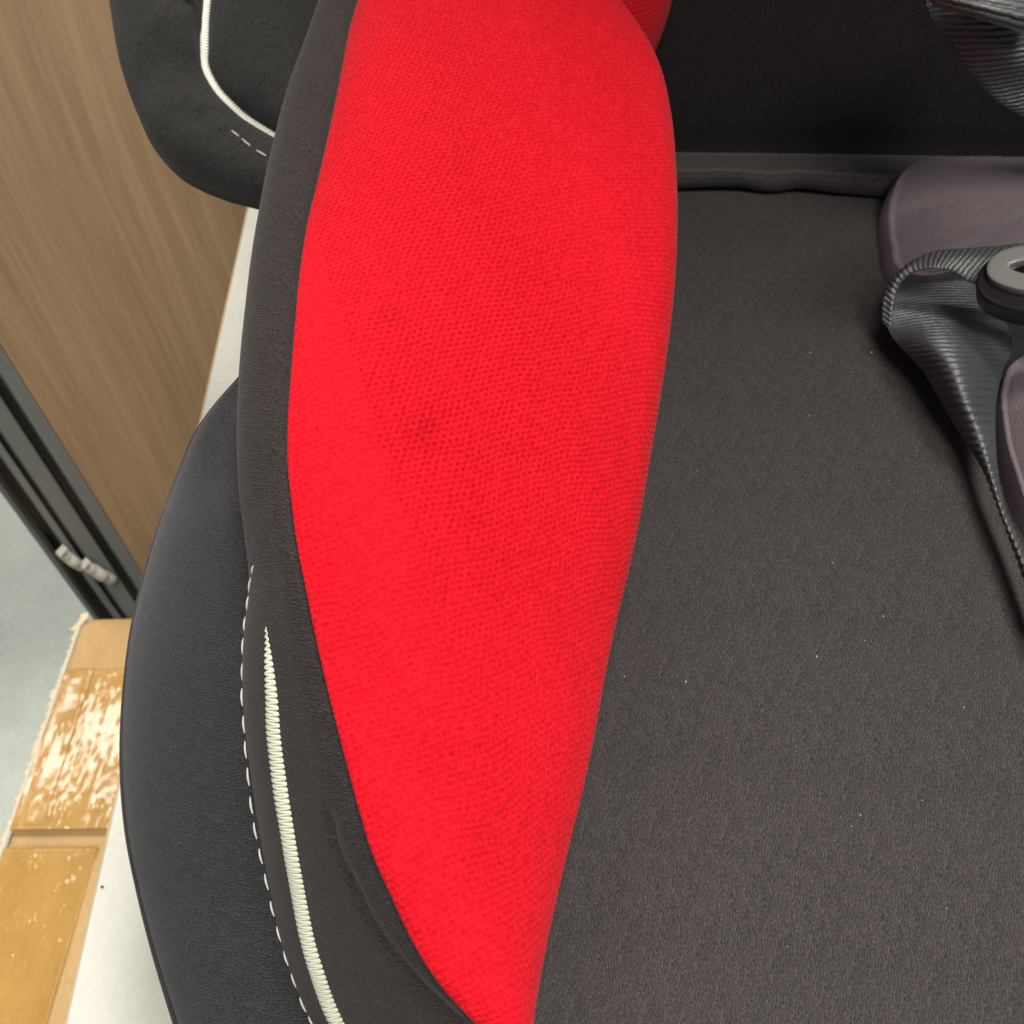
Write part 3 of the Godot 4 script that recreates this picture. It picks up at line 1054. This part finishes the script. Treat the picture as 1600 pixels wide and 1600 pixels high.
	part("wing_pad", smoothed(across(pc, 6), 12, false), mats.wing_fabric, wing)
	zigzag_cord(shifted(pl.slice(0, nw - 3), Vector3(-0.0002, 0.0009, 0.0014)), [0.0021, 0.0021], [Vector3(-0.1, 0.6, 0.75)], 0.0012, wing, "piping", "white_thread")
	for s in WING_STITCHES:
		part("stitch", ellipsoid(s[0], s[1], 0.00045, Vector3(-0.1, 0.6, 0.75).normalized()), mats.dim_thread, wing)

	# the dark plastic shell that carries it all
	part("plastic_shell", placed(chamfer_box(Vector3(0.40, 0.085, 0.44), 0.02), Transform3D(Basis(Vector3.UP, -0.05), Vector3(0.125, 0.4935, -0.20))), mats.shell_plastic, o)
	# lint that clings to the dark cloth
	for f in LINT:
		var q: Vector3 = f[0]
		var s: float = f[1]
		part("lint_fleck", ellipsoid(q, q + Vector3(0.0006 * s * cos(q.x * 900), 0.0, 0.0006 * s * sin(q.x * 900)), 0.0002 * s, up), mats.lint, o)


# ------------------------------------------------------------------ the harness
func build_harness() -> void:
	var o := thing("safety_harness", "black webbing harness with grey buckle ring and mauve padded covers on the seat", "harness")
	var up := Vector3(0.0, 0.92, 0.38).normalized()
	var p1 := pillow([Vector3(0.1660, 0.5960, -0.3421), Vector3(0.1715, 0.5980, -0.3538), Vector3(0.1787, 0.6000, -0.3641), Vector3(0.1881, 0.6010, -0.3701), Vector3(0.2035, 0.6030, -0.3661), Vector3(0.2255, 0.6060, -0.3562), Vector3(0.2563, 0.6100, -0.3407), Vector3(0.2807, 0.6100, -0.3140), Vector3(0.2705, 0.6060, -0.2819), Vector3(0.2435, 0.6020, -0.2809), Vector3(0.2018, 0.6000, -0.2930), Vector3(0.1776, 0.5990, -0.2992), Vector3(0.1648, 0.5980, -0.2997), Vector3(0.1594, 0.5970, -0.3051), Vector3(0.1612, 0.5960, -0.3238)], 140, up, 0.017, 0.0030)
	part("crotch_pad", p1, mats.pad_fabric, o).set_meta("label", "mauve padded cover at the rear of the seat")
	var p2 := pillow([Vector3(0.1667, 0.6000, -0.2263), Vector3(0.1707, 0.6000, -0.2364), Vector3(0.1761, 0.6010, -0.2449), Vector3(0.1849, 0.6020, -0.2501), Vector3(0.2014, 0.6040, -0.2510), Vector3(0.2218, 0.6040, -0.2377), Vector3(0.2154, 0.6030, -0.1984), Vector3(0.1879, 0.6000, -0.1642), Vector3(0.1632, 0.5990, -0.1685), Vector3(0.1595, 0.5990, -0.1840), Vector3(0.1611, 0.5990, -0.1996), Vector3(0.1634, 0.5990, -0.2132)], 120, Vector3(0, 0.97, 0.2).normalized(), 0.018, 0.003)
	part("thigh_pad", p2, mats.pad_fabric, o).set_meta("label", "mauve padded cover cut by the right edge")
	# lap strap: over the pad, folded round, then down beside the thigh pad
	var la := [Vector3(0.1936, 0.6300, -0.2748), Vector3(0.1804, 0.6260, -0.2791), Vector3(0.1705, 0.6240, -0.2822), Vector3(0.1601, 0.6200, -0.2873), Vector3(0.1514, 0.6160, -0.2868), Vector3(0.1461, 0.6120, -0.2841), Vector3(0.1426, 0.6080, -0.2799), Vector3(0.1410, 0.6020, -0.2731)]
	var lm := [Vector3(0.1835, 0.6280, -0.2701), Vector3(0.1725, 0.6260, -0.2713), Vector3(0.1648, 0.6240, -0.2761), Vector3(0.1575, 0.6200, -0.2830), Vector3(0.1508, 0.6170, -0.2827), Vector3(0.1461, 0.6130, -0.2806), Vector3(0.1436, 0.6080, -0.2779), Vector3(0.1418, 0.6020, -0.2712)]
	var lb := [Vector3(0.1733, 0.6220, -0.2617), Vector3(0.1659, 0.6220, -0.2661), Vector3(0.1609, 0.6220, -0.2737), Vector3(0.1557, 0.6200, -0.2787), Vector3(0.1514, 0.6160, -0.2813), Vector3(0.1477, 0.6120, -0.2798), Vector3(0.1447, 0.6080, -0.2756), Vector3(0.1431, 0.6020, -0.2689)]
	part("lap_strap", ribbed_strap(la, lm, lb, 0.0019, 0.0005, 0.0007), mats.webbing, o)
	var ba := [Vector3(0.1554, 0.5980, -0.2965), Vector3(0.1459, 0.6000, -0.2820), Vector3(0.1422, 0.6020, -0.2690), Vector3(0.1425, 0.6030, -0.2587), Vector3(0.1463, 0.6020, -0.2470), Vector3(0.1485, 0.6000, -0.2324), Vector3(0.1500, 0.5990, -0.2200), Vector3(0.1521, 0.5980, -0.2051), Vector3(0.1512, 0.5975, -0.1852), Vector3(0.1494, 0.5970, -0.1653), Vector3(0.1464, 0.5970, -0.1405)]
	var bm := [Vector3(0.1730, 0.5920, -0.3058), Vector3(0.1614, 0.6000, -0.2829), Vector3(0.1524, 0.6070, -0.2643), Vector3(0.1478, 0.6130, -0.2483), Vector3(0.1485, 0.6150, -0.2341), Vector3(0.1492, 0.6120, -0.2210), Vector3(0.1515, 0.6070, -0.2125), Vector3(0.1504, 0.6060, -0.1984), Vector3(0.1482, 0.6050, -0.1809), Vector3(0.1468, 0.6050, -0.1628), Vector3(0.1437, 0.6050, -0.1391)]
	var bb := [Vector3(0.1864, 0.5940, -0.2992), Vector3(0.1860, 0.5980, -0.2808), Vector3(0.1849, 0.6000, -0.2652), Vector3(0.1812, 0.6020, -0.2534), Vector3(0.1722, 0.6040, -0.2405), Vector3(0.1642, 0.6040, -0.2258), Vector3(0.1592, 0.6040, -0.2135), Vector3(0.1544, 0.6040, -0.1995), Vector3(0.1502, 0.6040, -0.1822), Vector3(0.1495, 0.6040, -0.1654), Vector3(0.1459, 0.6040, -0.1415)]
	part("lap_strap", ribbed_strap(ba, bm, bb, 0.0030, 0.0007, 0.0007), mats.webbing, o)
	# buckle ring, a flattened loop of grey metal over a dark body
	var c0 := Vector3(0.1836, 0.6360, -0.2510)
	var bx := (Vector3(0.1969, 0.6400, -0.2415) - c0).normalized()
	var bz := (Vector3(0.1750, 0.6330, -0.2321) - c0).normalized()
	bz = (bz - bx * bx.dot(bz)).normalized()
	var bn := bz.cross(bx)
	if bn.y < 0:
		bn = -bn
	# name, material, lift, shift to the viewer, half width of the bar, half height, half lengths of the loop
	for k in [["buckle_body", "buckle_plastic", -0.0050, 0.0022, 0.0046, 0.0040, 0.0190, 0.0105], ["buckle_ring", "buckle_metal", 0.0, 0.0, 0.0036, 0.0016, 0.0172, 0.0072]]:
		var rows := []
		for i in 65:
			var a := TAU * i / 64.0
			var dir := Vector2(cos(a), sin(a))
			var sq := 1.0 / pow(pow(absf(dir.x), 2.4) + pow(absf(dir.y), 2.4), 1 / 2.4)
			var ctr: Vector3 = c0 + (bx * dir.x * k[6] + bz * dir.y * k[7]) * sq + bn * k[2] + bz * k[3]
			var out := (bx * dir.x * 0.5 + bz * dir.y).normalized()
			var row := []
			for j in 25:
				var b := TAU * j / 24.0
				var cs := signf(cos(b)) * pow(absf(cos(b)), 0.35)
				var sn := signf(sin(b)) * pow(absf(sin(b)), 0.35)
				row.append(ctr + out * cs * k[4] + bn * sn * k[5])
			rows.append(row)
		part(k[0], smoothed(rows, 0, false), mats[k[1]], o)
	# shoulder strap at the upper right: a fold over a hanging length
	var sa := [Vector3(0.1533, 0.6969, -0.3328), Vector3(0.1546, 0.6895, -0.3251), Vector3(0.1558, 0.6868, -0.3217), Vector3(0.1593, 0.6819, -0.3188), Vector3(0.1631, 0.6777, -0.3167), Vector3(0.1681, 0.6721, -0.3145), Vector3(0.1747, 0.6657, -0.3129), Vector3(0.1819, 0.6597, -0.3118), Vector3(0.1923, 0.6530, -0.3115), Vector3(0.2138, 0.6389, -0.3081)]
	var sm := [Vector3(0.1727, 0.6954, -0.3358), Vector3(0.1704, 0.6912, -0.3208), Vector3(0.1703, 0.6894, -0.3137), Vector3(0.1722, 0.6865, -0.3085), Vector3(0.1759, 0.6830, -0.3058), Vector3(0.1820, 0.6777, -0.3055), Vector3(0.1906, 0.6711, -0.3069), Vector3(0.2003, 0.6646, -0.3083), Vector3(0.2114, 0.6584, -0.3086), Vector3(0.2340, 0.6444, -0.3071)]
	var sb := [Vector3(0.1982, 0.6940, -0.3372), Vector3(0.1940, 0.6894, -0.3235), Vector3(0.1935, 0.6882, -0.3155), Vector3(0.1957, 0.6857, -0.3108), Vector3(0.2010, 0.6820, -0.3093), Vector3(0.2081, 0.6769, -0.3093), Vector3(0.2170, 0.6711, -0.3100), Vector3(0.2269, 0.6651, -0.3122), Vector3(0.2367, 0.6602, -0.3124), Vector3(0.2593, 0.6471, -0.3104)]
	part("shoulder_strap", ribbed_strap(sa, sm, sb, 0.0027, 0.0010, 0.0012), mats.webbing, o)
	var ta := [Vector3(0.1476, 0.7104, -0.3257), Vector3(0.1472, 0.7046, -0.3168), Vector3(0.1472, 0.7002, -0.3113), Vector3(0.1487, 0.6973, -0.3125)]
	var tm := [Vector3(0.1653, 0.7108, -0.3198), Vector3(0.1614, 0.7050, -0.3077), Vector3(0.1589, 0.7003, -0.3002), Vector3(0.1603, 0.6966, -0.3019)]
	var tb := [Vector3(0.1888, 0.7091, -0.3176), Vector3(0.1825, 0.7023, -0.3043), Vector3(0.1781, 0.6957, -0.2944), Vector3(0.1791, 0.6915, -0.2955)]
	part("shoulder_strap", ribbed_strap(ta, tm, tb, 0.0027, 0.0010, 0.0012), mats.webbing, o)


# ------------------------------------------------------------------ measured lines
var STITCHES := [[Vector3(-0.0670, 0.6518, -0.1586), Vector3(-0.0683, 0.6487, -0.1584)], [Vector3(-0.0689, 0.6472, -0.1584), Vector3(-0.0707, 0.6425, -0.1572)], [Vector3(-0.0708, 0.6422, -0.1561), Vector3(-0.0721, 0.6385, -0.1542)], [Vector3(-0.0749, 0.6306, -0.1578), Vector3(-0.0759, 0.6279, -0.1551)], [Vector3(-0.0763, 0.6266, -0.1537), Vector3(-0.0772, 0.6235, -0.1505)], [Vector3(-0.0772, 0.6228, -0.1483), Vector3(-0.0782, 0.6188, -0.1452)], [Vector3(-0.0786, 0.6173, -0.1436), Vector3(-0.0792, 0.6139, -0.1402)], [Vector3(-0.0793, 0.6120, -0.1382), Vector3(-0.0797, 0.6086, -0.1348)], [Vector3(-0.0799, 0.6070, -0.1332), Vector3(-0.0802, 0.6036, -0.1297)], [Vector3(-0.0803, 0.6018, -0.1278), Vector3(-0.0805, 0.5982, -0.1241)], [Vector3(-0.0807, 0.5961, -0.1219), Vector3(-0.0807, 0.5928, -0.1183)], [Vector3(-0.0807, 0.5911, -0.1165), Vector3(-0.0805, 0.5879, -0.1130)], [Vector3(-0.0802, 0.5861, -0.1109), Vector3(-0.0799, 0.5832, -0.1077)], [Vector3(-0.0796, 0.5813, -0.1056), Vector3(-0.0792, 0.5782, -0.1021)], [Vector3(-0.0790, 0.5762, -0.0996), Vector3(-0.0785, 0.5735, -0.0963)], [Vector3(-0.0781, 0.5717, -0.0940), Vector3(-0.0772, 0.5696, -0.0904)], [Vector3(-0.0767, 0.5684, -0.0883), Vector3(-0.0759, 0.5658, -0.0850)], [Vector3(-0.0754, 0.5643, -0.0833), Vector3(-0.0746, 0.5611, -0.0803)], [Vector3(-0.0740, 0.5594, -0.0781), Vector3(-0.0727, 0.5570, -0.0748)], [Vector3(-0.0720, 0.5568, -0.0736), Vector3(-0.0706, 0.5558, -0.0710)]]
var WING_STITCHES := [[Vector3(-0.0909, 0.6475, -0.3742), Vector3(-0.0883, 0.6462, -0.3718)], [Vector3(-0.0871, 0.6457, -0.3705), Vector3(-0.0840, 0.6445, -0.3669)], [Vector3(-0.0816, 0.6437, -0.3646), Vector3(-0.0780, 0.6425, -0.3618)]]
var PIPING := [Vector3(-0.0640, 0.6475, -0.1423), Vector3(-0.0638, 0.6453, -0.1389), Vector3(-0.0638, 0.6421, -0.1344), Vector3(-0.0640, 0.6369, -0.1283), Vector3(-0.0648, 0.6308, -0.1227), Vector3(-0.0650, 0.6249, -0.1169), Vector3(-0.0651, 0.6191, -0.1109), Vector3(-0.0649, 0.6132, -0.1049), Vector3(-0.0649, 0.6061, -0.0985), Vector3(-0.0649, 0.5981, -0.0923), Vector3(-0.0646, 0.5907, -0.0856), Vector3(-0.0635, 0.5837, -0.0787), Vector3(-0.0622, 0.5759, -0.0727), Vector3(-0.0603, 0.5709, -0.0677), Vector3(-0.0581, 0.5673, -0.0633)]
var CUSHION := [[Vector3(0.0395, 0.5680, -0.4521), Vector3(0.1010, 0.5680, -0.4393), Vector3(0.1997, 0.5680, -0.4133), Vector3(0.2814, 0.5680, -0.3912), Vector3(0.3943, 0.5680, -0.3582)], [Vector3(0.0366, 0.5750, -0.4244), Vector3(0.0953, 0.5750, -0.4119), Vector3(0.1891, 0.5740, -0.3848), Vector3(0.2676, 0.5740, -0.3651), Vector3(0.3759, 0.5740, -0.3342)], [Vector3(0.0354, 0.5790, -0.4129), Vector3(0.0931, 0.5790, -0.4012), Vector3(0.1844, 0.5800, -0.3744), Vector3(0.2608, 0.5800, -0.3549), Vector3(0.3666, 0.5800, -0.3249)], [Vector3(0.0327, 0.5840, -0.3878), Vector3(0.0880, 0.5840, -0.3768), Vector3(0.1763, 0.5840, -0.3525), Vector3(0.2509, 0.5830, -0.3349), Vector3(0.3485, 0.5860, -0.3014)], [Vector3(0.0229, 0.5820, -0.3263), Vector3(0.0734, 0.5840, -0.3148), Vector3(0.1560, 0.5870, -0.2926), Vector3(0.2252, 0.5850, -0.2789), Vector3(0.3224, 0.5920, -0.2467)], [Vector3(0.0096, 0.5850, -0.2475), Vector3(0.0520, 0.5870, -0.2389), Vector3(0.1318, 0.5900, -0.2205), Vector3(0.1934, 0.5880, -0.2097), Vector3(0.2887, 0.5960, -0.1823)], [Vector3(-0.0036, 0.5850, -0.1804), Vector3(0.0303, 0.5880, -0.1736), Vector3(0.0509, 0.5930, -0.1675), Vector3(0.1014, 0.5920, -0.1587), Vector3(0.1649, 0.5910, -0.1482), Vector3(0.2643, 0.6000, -0.1225)], [Vector3(-0.0167, 0.5830, -0.1184), Vector3(0.0117, 0.5880, -0.1128), Vector3(0.0270, 0.5920, -0.1093), Vector3(0.0750, 0.5930, -0.1012), Vector3(0.1390, 0.5930, -0.0916), Vector3(0.2439, 0.6000, -0.0711)], [Vector3(-0.0277, 0.5810, -0.0618), Vector3(-0.0054, 0.5860, -0.0583), Vector3(0.0054, 0.5900, -0.0563), Vector3(0.0531, 0.5920, -0.0507), Vector3(0.1177, 0.5930, -0.0436), Vector3(0.2258, 0.5980, -0.0258)], [Vector3(-0.0416, 0.5830, -0.0172), Vector3(-0.0161, 0.5840, -0.0147), Vector3(0.0360, 0.5860, -0.0096), Vector3(0.1020, 0.5870, -0.0033), Vector3(0.2156, 0.5900, 0.0119)], [Vector3(-0.0574, 0.5600, 0.0146), Vector3(-0.0293, 0.5600, 0.0171), Vector3(0.0243, 0.5620, 0.0216), Vector3(0.0969, 0.5630, 0.0279), Vector3(0.2241, 0.5650, 0.0427)]]
var ROLL := [[Vector3(0.0398, 0.5720, -0.4531), Vector3(0.0995, 0.5720, -0.4405), Vector3(0.1159, 0.5720, -0.4367), Vector3(0.1278, 0.5720, -0.4339), Vector3(0.1454, 0.5720, -0.4299), Vector3(0.1542, 0.5720, -0.4278), Vector3(0.1715, 0.5720, -0.4238), Vector3(0.1972, 0.5720, -0.4178), Vector3(0.2142, 0.5720, -0.4138), Vector3(0.2829, 0.5720, -0.3979), Vector3(0.3997, 0.5720, -0.3707)], [Vector3(0.0386, 0.5790, -0.4403), Vector3(0.0967, 0.5790, -0.4281), Vector3(0.1128, 0.5790, -0.4245), Vector3(0.1243, 0.5790, -0.4219), Vector3(0.1415, 0.5790, -0.4177), Vector3(0.1500, 0.5790, -0.4158), Vector3(0.1669, 0.5790, -0.4118), Vector3(0.1919, 0.5790, -0.4058), Vector3(0.2083, 0.5790, -0.4018), Vector3(0.2752, 0.5790, -0.3863), Vector3(0.3886, 0.5790, -0.3595)], [Vector3(0.0376, 0.5815, -0.4311), Vector3(0.0949, 0.5815, -0.4190), Vector3(0.1107, 0.5815, -0.4158), Vector3(0.1221, 0.5815, -0.4132), Vector3(0.1388, 0.5815, -0.4085), Vector3(0.1474, 0.5815, -0.4073), Vector3(0.1638, 0.5815, -0.4027), Vector3(0.1883, 0.5815, -0.3964), Vector3(0.2043, 0.5815, -0.3922), Vector3(0.2700, 0.5815, -0.3768), Vector3(0.3810, 0.5815, -0.3495)], [Vector3(0.0364, 0.5850, -0.4188), Vector3(0.0924, 0.5850, -0.4070), Vector3(0.1080, 0.5850, -0.4042), Vector3(0.1191, 0.5850, -0.4018), Vector3(0.1353, 0.5850, -0.3964), Vector3(0.1439, 0.5850, -0.3958), Vector3(0.1598, 0.5850, -0.3909), Vector3(0.1835, 0.5850, -0.3840), Vector3(0.1991, 0.5850, -0.3796), Vector3(0.2632, 0.5850, -0.3643), Vector3(0.3708, 0.5850, -0.3365)], [Vector3(0.0349, 0.5905, -0.4039), Vector3(0.0893, 0.5905, -0.3924), Vector3(0.1045, 0.5905, -0.3900), Vector3(0.1154, 0.5905, -0.3877), Vector3(0.1309, 0.5905, -0.3818), Vector3(0.1394, 0.5905, -0.3819), Vector3(0.1547, 0.5905, -0.3765), Vector3(0.1776, 0.5905, -0.3692), Vector3(0.1926, 0.5905, -0.3646), Vector3(0.2546, 0.5905, -0.3496), Vector3(0.3583, 0.5905, -0.3215)], [Vector3(0.0347, 0.5875, -0.4037), Vector3(0.0894, 0.5875, -0.3921), Vector3(0.1047, 0.5875, -0.3899), Vector3(0.1157, 0.5875, -0.3877), Vector3(0.1312, 0.5875, -0.3813), Vector3(0.1398, 0.5875, -0.3818), Vector3(0.1551, 0.5875, -0.3760), Vector3(0.1779, 0.5875, -0.3682), Vector3(0.1929, 0.5875, -0.3634), Vector3(0.2551, 0.5875, -0.3483), Vector3(0.3586, 0.5875, -0.3192)], [Vector3(0.0359, 0.5760, -0.4180), Vector3(0.0926, 0.5760, -0.4060), Vector3(0.1086, 0.5760, -0.4038), Vector3(0.1200, 0.5760, -0.4015), Vector3(0.1360, 0.5760, -0.3947), Vector3(0.1450, 0.5760, -0.3954), Vector3(0.1609, 0.5760, -0.3891), Vector3(0.1844, 0.5760, -0.3808), Vector3(0.2000, 0.5760, -0.3757), Vector3(0.2646, 0.5760, -0.3599), Vector3(0.3717, 0.5760, -0.3293)]]
var LINT := [[Vector3(0.1180, 0.5873, -0.2764), 1], [Vector3(0.1396, 0.5879, -0.2723), 1.2], [Vector3(0.0445, 0.5934, -0.1428), 1.2], [Vector3(0.0831, 0.5930, -0.1457), 1], [Vector3(0.0650, 0.5885, -0.2251), 0.8], [Vector3(0.1090, 0.5887, -0.2437), 0.8], [Vector3(0.1190, 0.5922, -0.1251), 0.8], [Vector3(0.0975, 0.5918, -0.1785), 0.7], [Vector3(0.1069, 0.5919, -0.1576), 0.9], [Vector3(0.0987, 0.5922, -0.1499), 0.7], [Vector3(0.0832, 0.5930, -0.1461), 0.6], [Vector3(0.0633, 0.5939, -0.1305), 0.6], [Vector3(0.0816, 0.5931, -0.0977), 0.8], [Vector3(0.0784, 0.5931, -0.0955), 0.6], [Vector3(0.0985, 0.5930, -0.1000), 0.6], [Vector3(0.0273, 0.5891, -0.1488), 0.7], [Vector3(0.0454, 0.5936, -0.1063), 0.5], [Vector3(0.0952, 0.5933, -0.0721), 0.6], [Vector3(0.0544, 0.5929, -0.0677), 0.5]]
